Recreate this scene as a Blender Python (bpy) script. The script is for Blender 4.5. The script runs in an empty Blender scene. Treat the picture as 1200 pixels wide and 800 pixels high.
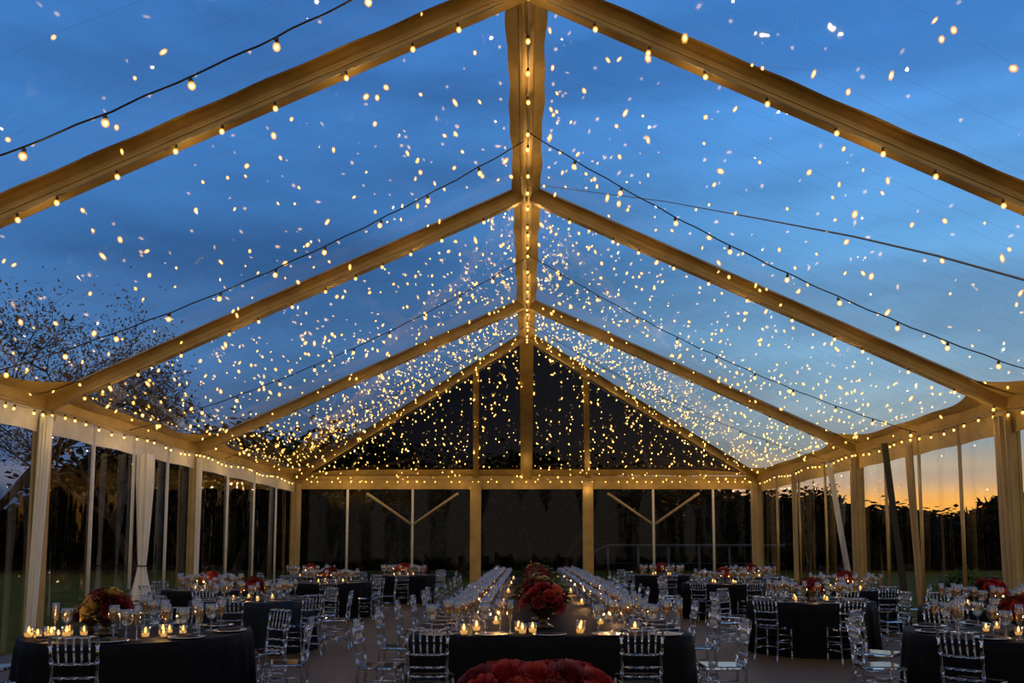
import bpy, math, random
from mathutils import Vector, Matrix
random.seed(11)
PI = math.pi; R = math.radians
sc = bpy.context.scene
COL = sc.collection

# ------------------------------------------------------------------ camera model (1200x800 frame)
F = 1000.0; PITCH = R(5); PX, PY = 617.0, 552.5; CAMZ = 1.62
def ray(px, py):
    dx = (px-PX)/F; dy = (PY-py)/F
    return Vector((dx, math.cos(PITCH)-dy*math.sin(PITCH), math.sin(PITCH)+dy*math.cos(PITCH)))
def at_y(px, py, Y):
    d = ray(px, py); return Vector((d.x/d.y*Y, Y, CAMZ+d.z/d.y*Y))

# ------------------------------------------------------------------ materials
def mat(name, base=(.5,.5,.5), rough=.5, metal=0, **kw):
    m = bpy.data.materials.new(name); m.use_nodes = True
    b = m.node_tree.nodes['Principled BSDF']
    b.inputs['Base Color'].default_value = (*base, 1); b.inputs['Roughness'].default_value = rough
    b.inputs['Metallic'].default_value = metal
    for k, v in kw.items(): b.inputs[k.replace('_', ' ')].default_value = v
    return m
def add_noise(m, scale=8, c0=(.4,.4,.4), c1=(.6,.6,.6), bump=0, stretch=(1,1,1), detail=4, lo=.35, hi=.65):
    nt = m.node_tree; b = nt.nodes['Principled BSDF']
    tc = nt.nodes.new('ShaderNodeTexCoord'); mp = nt.nodes.new('ShaderNodeMapping'); mp.inputs['Scale'].default_value = stretch
    n = nt.nodes.new('ShaderNodeTexNoise'); n.inputs['Scale'].default_value = scale; n.inputs['Detail'].default_value = detail
    r = nt.nodes.new('ShaderNodeValToRGB')
    r.color_ramp.elements[0].position = lo; r.color_ramp.elements[0].color = (*c0, 1)
    r.color_ramp.elements[1].position = hi; r.color_ramp.elements[1].color = (*c1, 1)
    nt.links.new(tc.outputs['Object'], mp.inputs[0]); nt.links.new(mp.outputs[0], n.inputs['Vector'])
    nt.links.new(n.outputs[0], r.inputs[0]); nt.links.new(r.outputs[0], b.inputs['Base Color'])
    if bump:
        bp = nt.nodes.new('ShaderNodeBump'); bp.inputs['Strength'].default_value = bump; bp.inputs['Distance'].default_value = .02
        nt.links.new(n.outputs[0], bp.inputs['Height']); nt.links.new(bp.outputs[0], b.inputs['Normal'])
    return m
def clear_sheet(name, tint=(.95,.96,.97), refl=1.0, rough=.03, bump=.25, nscale=1.2, stretch=(1,1,1), haze=0.0, base=0.0):
    m = bpy.data.materials.new(name); m.use_nodes = True; nt = m.node_tree; nt.nodes.clear()
    out = nt.nodes.new('ShaderNodeOutputMaterial'); mx = nt.nodes.new('ShaderNodeMixShader')
    tr = nt.nodes.new('ShaderNodeBsdfTransparent'); tr.inputs[0].default_value = (*tint, 1)
    gl = nt.nodes.new('ShaderNodeBsdfGlossy'); gl.inputs['Roughness'].default_value = rough
    fc = nt.nodes.new('ShaderNodeLayerWeight'); fc.inputs[0].default_value = .5
    pw = nt.nodes.new('ShaderNodeMath'); pw.operation = 'POWER'; pw.inputs[1].default_value = 5; nt.links.new(fc.outputs['Facing'], pw.inputs[0])
    lw = nt.nodes.new('ShaderNodeMath'); lw.operation = 'MULTIPLY_ADD'; lw.inputs[1].default_value = .95; lw.inputs[2].default_value = .05; nt.links.new(pw.outputs[0], lw.inputs[0])
    ml = nt.nodes.new('ShaderNodeMath'); ml.operation = 'MULTIPLY_ADD'; ml.inputs[1].default_value = refl; ml.inputs[2].default_value = base; ml.use_clamp = True
    tc = nt.nodes.new('ShaderNodeTexCoord'); mp = nt.nodes.new('ShaderNodeMapping'); mp.inputs['Scale'].default_value = stretch
    n = nt.nodes.new('ShaderNodeTexNoise'); n.inputs['Scale'].default_value = nscale; n.inputs['Detail'].default_value = 3
    bp = nt.nodes.new('ShaderNodeBump'); bp.inputs['Strength'].default_value = bump; bp.inputs['Distance'].default_value = .06
    nt.links.new(tc.outputs['Object'], mp.inputs[0]); nt.links.new(mp.outputs[0], n.inputs['Vector']); nt.links.new(n.outputs[0], bp.inputs['Height'])
    nt.links.new(bp.outputs[0], gl.inputs['Normal'])
    nt.links.new(lw.outputs[0], ml.inputs[0]); nt.links.new(ml.outputs[0], mx.inputs[0])
    src = tr.outputs[0]
    if haze:
        df = nt.nodes.new('ShaderNodeBsdfDiffuse'); df.inputs[0].default_value = (.8,.8,.8,1)
        m2 = nt.nodes.new('ShaderNodeMixShader'); m2.inputs[0].default_value = haze
        nt.links.new(tr.outputs[0], m2.inputs[1]); nt.links.new(df.outputs[0], m2.inputs[2]); src = m2.outputs[0]
    nt.links.new(src, mx.inputs[1]); nt.links.new(gl.outputs[0], mx.inputs[2])
    nt.links.new(mx.outputs[0], out.inputs[0]); return m
def emit(name, col, s, alpha=None):
    m = bpy.data.materials.new(name); m.use_nodes = True; nt = m.node_tree; nt.nodes.clear()
    out = nt.nodes.new('ShaderNodeOutputMaterial'); e = nt.nodes.new('ShaderNodeEmission')
    e.inputs[0].default_value = (*col, 1); e.inputs[1].default_value = s
    if alpha is None: nt.links.new(e.outputs[0], out.inputs[0])
    else:
        t = nt.nodes.new('ShaderNodeBsdfTransparent'); mx = nt.nodes.new('ShaderNodeMixShader'); mx.inputs[0].default_value = alpha
        nt.links.new(t.outputs[0], mx.inputs[1]); nt.links.new(e.outputs[0], mx.inputs[2]); nt.links.new(mx.outputs[0], out.inputs[0])
    m.cycles.emission_sampling = 'NONE'; return m
def real_glass(name, col=(1,1,1), ior=1.45, rough=0.0):
    m = bpy.data.materials.new(name); m.use_nodes = True; nt = m.node_tree; nt.nodes.clear()
    out = nt.nodes.new('ShaderNodeOutputMaterial'); g = nt.nodes.new('ShaderNodeBsdfGlass')
    g.inputs['Color'].default_value = (*col, 1); g.inputs['IOR'].default_value = ior; g.inputs['Roughness'].default_value = rough
    nt.links.new(g.outputs[0], out.inputs[0]); return m

M = {}
M['roof'] = clear_sheet('clear_roof_vinyl', (.96,.97,.98), 1.3, .025, .5, .9, (1,.35,1))
M['wallv'] = clear_sheet('clear_wall_vinyl', (.84,.85,.87), 1.2, .014, .4, 1.0, (1.5,1.5,.3), 0.0)
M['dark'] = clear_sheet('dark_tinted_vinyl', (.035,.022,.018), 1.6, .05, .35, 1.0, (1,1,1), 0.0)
M['frame'] = add_noise(mat('aluminium_frame', (.5,.38,.2), .42, .35), 3, (.40,.28,.11), (.50,.36,.15), .05, (1,1,1))
M['wallb'] = clear_sheet('clear_end_vinyl', (.84,.85,.87), .5, .012, .22, 1.0, (1.5,1.5,.3), -.01)
M['sleeve'] = add_noise(mat('brown_canvas', (.3,.2,.08), .6), 5, (.24,.165,.055), (.34,.235,.085), .4)
M['white'] = add_noise(mat('white_vinyl', (.7,.68,.64), .55), 6, (.62,.60,.56), (.74,.72,.68), .2)
M['canvas'] = add_noise(mat('tan_canvas', (.62,.48,.26), .6), 5, (.42,.30,.12), (.52,.38,.16), .3)
M['drape'] = add_noise(mat('beige_drape', (.6,.5,.36), .7), 9, (.38,.30,.18), (.50,.40,.25), .3, (1,1,.1))
M['wdrape'] = add_noise(mat('white_drape', (.75,.76,.8), .6), 9, (.68,.70,.76), (.82,.83,.86), .3, (1,1,.1))
M['black'] = mat('black_rubber', (.012,.012,.014), .45)
M['socket'] = mat('black_socket', (.02,.018,.016), .4)
M['wire'] = mat('thin_clear_wire', (.25,.22,.18), .4)
M['bulb'] = emit('bulb_filament', (1,.58,.11), 12.0)
M['halo'] = emit('bulb_glass_glow', (1,.46,.08), 1.6, .45)
M['fairy'] = emit('fairy_bulb', (1,.60,.13), 9.0)
M['glow'] = emit('fairy_bulb_halo', (1,.44,.07), 1.2, .42)  # glare around each fairy bulb, imitated by an amber glowing shell
M['flame'] = emit('flame', (1,.50,.07), 12.0)
M['wax'] = mat('wax', (.9,.75,.5), .5, 0)
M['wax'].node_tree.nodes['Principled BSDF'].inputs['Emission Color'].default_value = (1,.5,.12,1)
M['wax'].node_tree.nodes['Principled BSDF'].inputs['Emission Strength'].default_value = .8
M['linen'] = add_noise(mat('black_linen', (.01,.012,.02), .6), 30, (.0035,.0045,.007), (.006,.008,.013), .1)
M['linen'].node_tree.nodes['Principled BSDF'].inputs['Specular IOR Level'].default_value = .06
M['navy'] = add_noise(mat('navy_linen', (.01,.02,.05), .5), 30, (.006,.012,.024), (.009,.017,.034), .1)
M['glass'] = clear_sheet('thin_glass', (.90,.88,.84), 2.2, .03, 0, 1, (1,1,1), .03, .11)
M['water'] = real_glass('water', (.97,.98,1), 1.33)
M['wine'] = real_glass('champagne', (1,.74,.30), 1.34)
M['acrylic'] = real_glass('clear_acrylic', (.97,.96,.95), 1.49, .02)
M['plate'] = mat('dark_glass_plate', (.03,.03,.035), .12)
M['rim'] = mat('silver_rim', (.8,.78,.72), .2, 1)
M['napkin'] = mat('dark_napkin', (.03,.02,.03), .7)
M['vase'] = mat('black_vase', (.02,.015,.015), .2)
M['leaf'] = add_noise(mat('leaf', (.03,.06,.02), .6), 12, (.015,.035,.012), (.04,.08,.025))
M['rose_b'] = add_noise(mat('burgundy_petals', (.12,.004,.01), .6), 20, (.10,.005,.010), (.17,.009,.015))
M['rose_r'] = add_noise(mat('red_petals', (.38,.012,.012), .6), 20, (.25,.009,.010), (.37,.018,.018))
M['rose_p'] = add_noise(mat('coral_petals', (.6,.16,.1), .6), 20, (.50,.10,.06), (.68,.20,.12))
M['rose_y'] = add_noise(mat('yellow_petals', (.6,.42,.1), .6), 20, (.50,.34,.08), (.68,.50,.16))
M['trunk'] = add_noise(mat('bark', (.05,.035,.025), .9), 10, (.03,.02,.014), (.06,.04,.028), .4)
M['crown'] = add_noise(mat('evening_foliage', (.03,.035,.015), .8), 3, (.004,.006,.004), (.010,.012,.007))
M['brownleaf'] = add_noise(mat('autumn_leaves', (.12,.07,.03), .8), 3, (.09,.045,.018), (.17,.10,.045))
M['grass'] = add_noise(mat('grass', (.05,.1,.03), .9), 2.2, (.060,.058,.004), (.095,.090,.008), .5)
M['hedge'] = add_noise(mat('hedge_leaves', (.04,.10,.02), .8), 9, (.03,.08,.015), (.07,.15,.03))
M['cable'] = mat('grey_cable', (.22,.25,.28), .5)

M['navy'].node_tree.nodes['Principled BSDF'].inputs['Specular IOR Level'].default_value = .1
for k_ in ('grass','crown','trunk','brownleaf','hedge'): M[k_].node_tree.nodes['Principled BSDF'].inputs['Specular IOR Level'].default_value = .04
# floor: brown boards
fm = mat('floor_boards', (.2,.13,.07), .5); fm.node_tree.nodes['Principled BSDF'].inputs['Specular IOR Level'].default_value = .25
nt = fm.node_tree; b = nt.nodes['Principled BSDF']
tc = nt.nodes.new('ShaderNodeTexCoord'); mp = nt.nodes.new('ShaderNodeMapping'); mp.inputs['Rotation'].default_value = (0,0,PI/2)
br = nt.nodes.new('ShaderNodeTexBrick'); br.inputs['Scale'].default_value = 1
br.inputs['Brick Width'].default_value = 2.4; br.inputs['Row Height'].default_value = .3
br.inputs['Mortar Size'].default_value = .004
br.inputs['Color1'].default_value = (.115,.075,.035,1); br.inputs['Color2'].default_value = (.15,.098,.045,1); br.inputs['Mortar'].default_value = (.05,.035,.02,1)
ns = nt.nodes.new('ShaderNodeTexNoise'); ns.inputs['Scale'].default_value = 6; ns.inputs['Detail'].default_value = 5
mc = nt.nodes.new('ShaderNodeMixRGB'); mc.blend_type = 'MULTIPLY'; mc.inputs[0].default_value = .5
nt.links.new(tc.outputs['Object'], mp.inputs[0]); nt.links.new(mp.outputs[0], br.inputs[0]); nt.links.new(tc.outputs['Object'], ns.inputs[0])
nt.links.new(br.outputs[0], mc.inputs[1]); nt.links.new(ns.outputs[0], mc.inputs[2]); nt.links.new(mc.outputs[0], b.inputs['Base Color'])
M['floor'] = fm

# ------------------------------------------------------------------ mesh builder
class MB:
    def __init__(s): s.v = []; s.f = []
    def add(s, vs, fs):
        o = len(s.v); s.v += [tuple(v) for v in vs]; s.f += [tuple(i+o for i in f) for f in fs]; return s
    def box(s, c, size, rot=None):
        x, y, z = (k/2 for k in size); c = Vector(c)
        vs = [Vector((sx*x, sy*y, sz*z)) for sx in (-1,1) for sy in (-1,1) for sz in (-1,1)]
        if rot is not None: vs = [rot @ v for v in vs]
        return s.add([v+c for v in vs], [(0,1,3,2),(4,6,7,5),(0,4,5,1),(2,3,7,6),(0,2,6,4),(1,5,7,3)])
    def beam(s, a, b, w, h, up=Vector((0,0,1))):   # box from a to b, w across, h along 'up'
        a = Vector(a); b = Vector(b); d = (b-a).normalized(); side = d.cross(up).normalized(); u = side.cross(d).normalized()
        vs = [p+side*(sx*w/2)+u*(sz*h/2) for p in (a,b) for sx in (-1,1) for sz in (-1,1)]
        return s.add(vs, [(0,1,3,2),(4,6,7,5),(0,4,5,1),(2,3,7,6),(0,2,6,4),(1,5,7,3)])
    def tube(s, pts, rs, n=8, cap=True):
        pts = [Vector(p) for p in pts]
        if not hasattr(rs, '__len__'): rs = [rs]*len(pts)
        o = len(s.v); ref = None
        for i, p in enumerate(pts):
            d = (pts[min(i+1, len(pts)-1)]-pts[max(i-1, 0)])
            d = d.normalized() if d.length > 1e-9 else Vector((0,0,1))
            if ref is None: ref = Vector((1,0,0)) if abs(d.x) < .8 else Vector((0,1,0))
            a = (ref-d*ref.dot(d)).normalized(); bb = d.cross(a); ref = a
            for k in range(n):
                t = 2*PI*k/n; s.v.append(tuple(p+a*(math.cos(t)*rs[i])+bb*(math.sin(t)*rs[i])))
        for i in range(len(pts)-1):
            for k in range(n):
                s.f.append((o+i*n+k, o+i*n+(k+1)%n, o+(i+1)*n+(k+1)%n, o+(i+1)*n+k))
        if cap:
            s.f.append(tuple(o+k for k in reversed(range(n)))); e = o+(len(pts)-1)*n; s.f.append(tuple(e+k for k in range(n)))
        return s
    def lathe(s, prof, n=16, c=(0,0,0)):
        o = len(s.v); c = Vector(c)
        for r, z in prof:
            for k in range(n):
                t = 2*PI*k/n; s.v.append((c.x+r*math.cos(t), c.y+r*math.sin(t), c.z+z))
        for i in range(len(prof)-1):
            for k in range(n): s.f.append((o+i*n+k, o+i*n+(k+1)%n, o+(i+1)*n+(k+1)%n, o+(i+1)*n+k))
        if prof[0][0] > 1e-5: s.f.append(tuple(o+k for k in reversed(range(n))))
        if prof[-1][0] > 1e-5: e = o+(len(prof)-1)*n; s.f.append(tuple(e+k for k in range(n)))
        return s
    def mesh(s, name, m, smooth=True):
        me = bpy.data.meshes.new(name); me.from_pydata(s.v, [], s.f); me.materials.append(m)
        if smooth: me.polygons.foreach_set('use_smooth', [True]*len(me.polygons))
        me.update(); return me
def link(name, data, parent=None, loc=None):
    o = bpy.data.objects.new(name, data); COL.objects.link(o)
    if parent: o.parent = parent
    if loc is not None: o.location = loc
    return o
def build(mb, name, m, parent=None, loc=None, smooth=True): return link(name, mb.mesh(name, m, smooth), parent, loc)
def tag(o, label=None, cat=None, group=None, kind=None):
    if label: o['label'] = label
    if cat: o['category'] = cat
    if group: o['group'] = group
    if kind: o['kind'] = kind
    return o
def empty(name, loc=(0,0,0), rz=0):
    o = link(name, None, loc=loc); o.rotation_euler.z = rz; o.empty_display_size = .1; return o
def children(o, table={}): return table.setdefault(o, [])
class Proto:
    """a thing made once, then copied with its parts and sub-parts"""
    def __init__(s, root, parts): s.root = root; s.parts = parts; s.used = False    # parts: list of (obj, parent obj)
    def place(s, loc, rz=0, scale=1, label=None, group=None, cat=None):
        if not s.used: s.used = True; r = s.root
        else:
            r = s.root.copy(); COL.objects.link(r); mp = {s.root: r}
            for o, par in s.parts:
                c = o.copy(); COL.objects.link(c); c.parent = mp[par]; mp[o] = c
        r.location = loc; r.rotation_euler.z = rz; r.scale = (scale,)*3
        if label: r['label'] = label
        if group: r['group'] = group
        if cat: r['category'] = cat
        return r

# ------------------------------------------------------------------ tent numbers
X = 7.6; ZE = 3.84; ZR = 7.30
YA, YB, YC, YH, YD = 8.2, 13.3, 19.5, 22.7, 27.9
FR = [-2.5, 2.9, YA, YB, YC]
slope = Vector((X, 0, ZE-ZR))      # ridge -> right eave
def roofpt(side, s, y, dz=0):      # s 0 ridge .. 1 eave
    return Vector((side*X*s, y, ZR+(ZE-ZR)*s+dz))
nrm = Vector((ZR-ZE, 0, X)).normalized()

# ------------------------------------------------------------------ ground, floor
g = MB(); g.add([(-160,-30,-.12),(160,-30,-.12),(160,220,-.12),(-160,220,-.12)], [(0,1,2,3)])
tag(build(g, 'ground', M['grass'], smooth=False), kind='structure')
g = MB(); g.box((0, 12.6, -.05), (15.6, 31, .1)); tag(build(g, 'floor', M['floor'], smooth=False), kind='structure')

# ------------------------------------------------------------------ ceiling
ceil = tag(empty('ceiling'), kind='structure')
def sheet(fn, nu, nv):
    mb = MB(); vs = [fn(i/nu, j/nv) for i in range(nu+1) for j in range(nv+1)]
    fs = [(i*(nv+1)+j, (i+1)*(nv+1)+j, (i+1)*(nv+1)+j+1, i*(nv+1)+j+1) for i in range(nu) for j in range(nv)]
    return mb.add(vs, fs)
TOP = .13
for side in (-1, 1):
    for a, b_ in zip(FR[:-1], FR[1:]):
        def fn(u, v, side=side, a=a, b_=b_):
            sag = -.05*math.sin(PI*v)*math.sin(PI*u)+.012*math.sin(u*17+a)*math.sin(PI*v)
            return roofpt(side, u, a+(b_-a)*v, TOP+sag)
        build(sheet(fn, 16, 12), 'roof_panel', M['roof'], ceil)
    def fn(u, v, side=side):
        yend = YH+(YD-YH)*u
        return roofpt(side, u, YC+(yend-YC)*v, TOP-.04*math.sin(PI*v)*math.sin(PI*u))
    build(sheet(fn, 16, 12), 'roof_panel', M['roof'], ceil)
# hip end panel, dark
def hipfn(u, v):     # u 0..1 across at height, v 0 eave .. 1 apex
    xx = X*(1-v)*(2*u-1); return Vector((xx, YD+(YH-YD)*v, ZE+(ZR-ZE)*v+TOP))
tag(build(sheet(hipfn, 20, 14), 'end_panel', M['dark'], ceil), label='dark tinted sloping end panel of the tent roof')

def grooved(mb, a, b_, w, h, up, rib=.018):
    mb.beam(a, b_, w, h, up)
    d = (Vector(b_)-Vector(a)).normalized(); side = d.cross(up).normalized(); u = side.cross(d).normalized()
    for sg in (-1, 1):
        for off in (-.42, -.12, -.22):
            p = side*(sg*(w/2)) + u*(off*h)
            mb.beam(Vector(a)+p, Vector(b_)+p, rib, .028, up)
    return mb
for y in FR:
    for side in (-1, 1):
        mb = MB(); grooved(mb, roofpt(side, 0, y), roofpt(side, 1, y), .13, .25, Vector((0,0,1)))
        rf = build(mb, 'rafter', M['frame'], ceil, smooth=False)
        # canvas sleeve wrapping the top of the rafter
        def fs(u, v, side=side, y=y):
            wdt = .19+.22*max(0, (u-.93)/.07)**2
            w2 = (v-.5)*2; p = roofpt(side, u, y+w2*wdt, TOP-.005-.07*(abs(w2)**2 if abs(w2) < 1 else 1)+ .006*math.sin(u*60))
            return p
        build(sheet(fs, 60, 8), 'canvas_sleeve', M['sleeve'], rf)
for side in (-1, 1):
    mb = MB(); grooved(mb, (0, YH, ZR), (side*X, YD, ZE), .12, .2, Vector((0,0,1)))
    rf = build(mb, 'hip_rafter', M['frame'], ceil, smooth=False)
    def fs(u, v, side=side):
        w2 = (v-.5)*2; p = Vector((side*X*u, YH+(YD-YH)*u, ZR+(ZE-ZR)*u+TOP-.02-.05*w2*w2))
        return p+Vector((side*-.1, .17, 0))*w2
    build(sheet(fs, 40, 6), 'canvas_sleeve', M['sleeve'], rf)
mb = MB(); grooved(mb, (0, YH, ZR), (0, YD, ZE), .36, .14, Vector((0,0,1)))
build(mb, 'hip_rafter', M['frame'], ceil, smooth=False)
for sx in (-1, 1):
    xt = 1.42 if sx < 0 else 1.68; xb = 1.66 if sx < 0 else 2.0
    t = xt/X; mb = MB(); mb.beam((sx*xb, YD, ZE), (sx*xt, YD+(YH-YD)*(1-t), ZE+(ZR-ZE)*(1-t)), .17, .08)
    build(mb, 'jack_rafter', M['frame'], ceil, smooth=False)
# ridge beam with side webs
mb = MB(); mb.box((0, (FR[0]+YH)/2, ZR-.02), (.16, YH-FR[0], .2))
for sx in (-1, 1):
    for k in range(3): mb.box((sx*(.035+.0*k), (FR[0]+YH)/2, ZR-.125-.012*k), (.022, YH-FR[0], .02))
    mb.box((sx*.085, (FR[0]+YH)/2, ZR-.07), (.02, YH-FR[0], .02))
ridge = build(mb, 'ridge_beam', M['frame'], ceil, smooth=False)
for sx in (-1, 1):
    def fs(u, v, sx=sx):
        y = FR[0]+(YH-FR[0])*u; k = v
        wob = .012*math.sin(y*3.1+sx)+.008*math.sin(y*7.3)
        return Vector((sx*(.07+.15*k+wob*k), y, ZR-.085+.13*k-.05*k*k))
    build(sheet(fs, 120, 6), 'canvas_sleeve', M['canvas'], ridge)
# canvas bands along the eaves with a scooped upper edge
def band(side, a, b_, wmin=.34, wext=.55):
    def fs(u, v):
        y = a+(b_-a)*u; e = abs(2*u-1)**6; w = (wmin+wext*e)/8.35
        return roofpt(side, 1.012-w*v, y, TOP-.03-.02*math.sin(PI*v)+.01*math.sin(u*23))
    build(sheet(fs, 60, 4), 'eave_band', M['canvas'], ceil)
for side in (-1, 1):
    for a, b_ in list(zip(FR[:-1], FR[1:]))+[(YC, YD)]: band(side, a, b_)
def fs(u, v):
    xx = -X+2*X*u; k = .05*v*(1-abs(2*u-1)**8); return Vector((xx, YD+(YH-YD)*k, ZE+(ZR-ZE)*k+TOP-.03))
build(sheet(fs, 60, 3), 'eave_band', M['canvas'], ceil)
# eave beams
for side in (-1, 1):
    mb = MB(); mb.box((side*X, (FR[0]+YD)/2, ZE+.03), (.12, YD-FR[0], .26)); mb.box((side*(X-.065), (FR[0]+YD)/2, ZE-.04), (.02, YD-FR[0], .03))
    build(mb, 'eave_beam', M['frame'], ceil, smooth=False)
mb = MB(); mb.box((0, YD, ZE-.02), (2*X+.1, .13, .2)); mb.box((0, YD-.07, ZE-.05), (2*X, .02, .03))
build(mb, 'eave_beam', M['frame'], ceil, smooth=False)

# ------------------------------------------------------------------ walls
def post(parent, x, y, w=.16, name='post'):
    mb = MB(); mb.box((x, y, ZE/2-.05), (w, w, ZE-.1)); 
    for sx in (-1, 1):
        mb.box((x+sx*w*.28, y-w/2, ZE/2-.05), (.02, .02, ZE-.12)); 
    mb.box((x, y, .03), (w+.12, w+.12, .06)); mb.box((x, y, ZE-.18), (w+.05, w+.05, .12))
    return build(mb, name, M['frame'], parent, smooth=False)
def gathered(x, y, z0, z1, r, m, name='gathered_curtain', tie=None, lean=(0,0), parent=None, folds=9, flat=.7):
    mb = MB(); n = 72; L = 30; vs = []; ph = random.random()*6
    for i in range(L+1):
        t = i/L; z = z0+(z1-z0)*t
        rr = r*(.8+.2*t)
        if tie is not None:
            d = (z-tie); rr = r*(.5+.5*min(1, d/1.6)**.8) if d > 0 else r*(.5+1.1*min(1, -d/.8)**1.1)
        for k in range(n):
            a = 2*PI*k/n; q = rr*(1+.30*math.sin(folds*a+ph)+.12*math.sin(4*a+t*3+ph))
            vs.append((x+lean[0]*(1-t)+q*math.cos(a), y+lean[1]*(1-t)+flat*q*math.sin(a), z))
    fs = [(i*n+k, i*n+(k+1)%n, (i+1)*n+(k+1)%n, (i+1)*n+k) for i in range(L) for k in range(n)]
    fs.append(tuple(range(L*n, L*n+n)))
    mb.add(vs, fs); o = build(mb, name, m, parent)
    return o
ORD = ['first','second','third','fourth','fifth','sixth','seventh','eighth','ninth','tenth','eleventh','twelfth','thirteenth','fourteenth','fifteenth','sixteenth']
for side, nm in ((-1, 'left'), (1, 'right')):
    w = tag(empty('wall_'+nm), kind='structure')
    for y in [f for f in FR]+[YD]: post(w, side*X, y, .2 if y < YD else .17)
    # clear panels with gentle vertical ripples
    ys = FR+[YD]
    for a, b_ in zip(ys[:-1], ys[1:]):
        def fn(u, v, side=side, a=a, b_=b_):
            y = a+.1+(b_-a-.2)*u; rip = .03*math.sin(u*31+a)+.015*math.sin(u*67)
            return Vector((side*(X+.02)+rip*(.4+.6*(1-v)), y, .02+(ZE-.42)*v))
        build(sheet(fn, 60, 6), 'clear_panel', M['wallv'], w)
        # solid valance strip in lengths, a seam between each
        nseg = 4 if b_-a > 4 else 3
        for k in range(nseg):
            y0 = a+(b_-a)*k/nseg+.03; y1 = a+(b_-a)*(k+1)/nseg-.03
            def fv(u, v, side=side, y0=y0, y1=y1):
                return Vector((side*(X-.03+.012*math.sin(u*9)*(1-v)), y0+(y1-y0)*u, ZE-.46+.36*v+.015*math.sin(PI*u)*(1-v)))
            build(sheet(fv, 12, 4), 'valance', M['white' if side < 0 else 'canvas'], w)  # same fabric: sunlit left and backlit right put into the colour
        for k in range(1, nseg):
            y = a+(b_-a)*k/nseg
            mb = MB(); mb.tube([(side*(X-.02), y, .02), (side*(X-.02), y, ZE-.1)], .032, 10)
            build(mb, 'mullion', M['white' if side < 0 else 'frame'], w)
w = tag(empty('wall_back'), kind='structure')
for xx in (-1.66, 2.0): post(w, xx, YD-.02, .34)
for k in range(9):
    x0 = -X+.1+k*(2*X-.2)/9
    def fv(u, v, x0=x0): return Vector((x0+(2*X-.2)/9*u, YD-.09+.01*math.sin(u*9)*(1-v), ZE-.36+.30*v))
    build(sheet(fv, 12, 3), 'valance', M['canvas'], w)
def fn(u, v):
    xx = -X+2*X*u; return Vector((xx, YD+.02+.02*math.sin(u*70), .02+(ZE-.12)*v))
build(sheet(fn, 120, 4), 'clear_panel', M['wallb'], w)
for px in (408, 484, 765, 835):
    x = (px-617)/1000*YD/.997
    mb = MB(); mb.tube([(x, YD-.03, .02), (x, YD-.03, ZE-.1)], .04, 10)
    mu = build(mb, 'mullion', M['white'], w)
    if px in (484, 765):
        for sg in (-1, 1):
            mb = MB(); mb.tube([(x+sg*.06, YD-.06, 2.35), (x+sg*1.42, YD-.06, 3.3), (x+sg*1.5, YD-.06, 3.34)], .045, 10)
            build(mb, 'diagonal_brace', M['drape'], mu)
            

# drapes tied to posts (each one its own thing)
c = gathered(-7.35, 16.4, .35, ZE-.45, .13, M['wdrape'], tie=1.25, folds=7)
c.location = (0,0,0); tag(c, 'white gathered curtain tied low at mid height on the left clear wall', 'curtain')
mb = MB(); mb.tube([(-7.35+.085*math.cos(a), 16.4+.06*math.sin(a), 1.25) for a in [2*PI*k/16 for k in range(17)]], .012, 6)
build(mb, 'tie_cord', M['black'], c)
for x, y, r, m, lab, lean in [
    (7.42, 13.2, .11, 'drape', 'beige curtain gathered in long folds around the nearest right post', (.05,0)),
    (7.45, 16.55, .06, 'drape', 'beige curtain gathered beside the dark leaning strap on the right wall', (.15,0)),
    (7.45, 19.4, .06, 'drape', 'beige curtain gathered around the third right post', (0,0)),
    (7.38, 20.7, .06, 'wdrape', 'pale curtain bunch leaning outward just past the third right post', (.5,0)),
    (7.42, 23.6, .06, 'drape', 'beige curtain bunch halfway along the last right bay', (0,0)),
    (7.35, 27.5, .09, 'drape', 'beige curtain gathered in the far right tent corner', (0,0)),
    (-7.45, 13.12, .075, 'wdrape', 'white curtain gathered around the nearest left post', (-.1,0)),
    (-7.45, 19.35, .05, 'wdrape', 'white curtain gathered around the second visible left post', (0,0)),
    (-7.35, 27.5, .06, 'drape', 'beige curtain gathered in the far left tent corner', (0,0))]:
    c = gathered(x, y, .04, ZE-.2, r, M[m], lean=lean); tag(c, lab, 'curtain', 'curtains gathered at the tent posts')
mb = MB(); mb.beam((7.05, 16.7, ZE-.2), (7.35, 16.6, .1), .12, .03, Vector((0,1,0))); 
tag(build(mb, 'leaning_strap', M['black'], smooth=False), 'wide black strap leaning down beside a curtain on the right wall', 'strap')
# guy cables outside above the roof, right
mb = MB(); pts = [at_y(632,217,17.6), at_y(780,236,17), at_y(900,258,16), at_y(1000,277,15), at_y(1100,300,14), at_y(1215,332,13)]
mb.tube([p for p in pts]+[Vector((12.5, 9.5, 2.2)), Vector((15.5, 8.2, -.12))], [.006,.009,.014,.018,.02,.02,.02,.02], 8)
gc = build(mb, 'guy_cable', M['cable']); tag(gc, 'grey cable stretched over the right side of the clear roof', 'cable')

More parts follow.
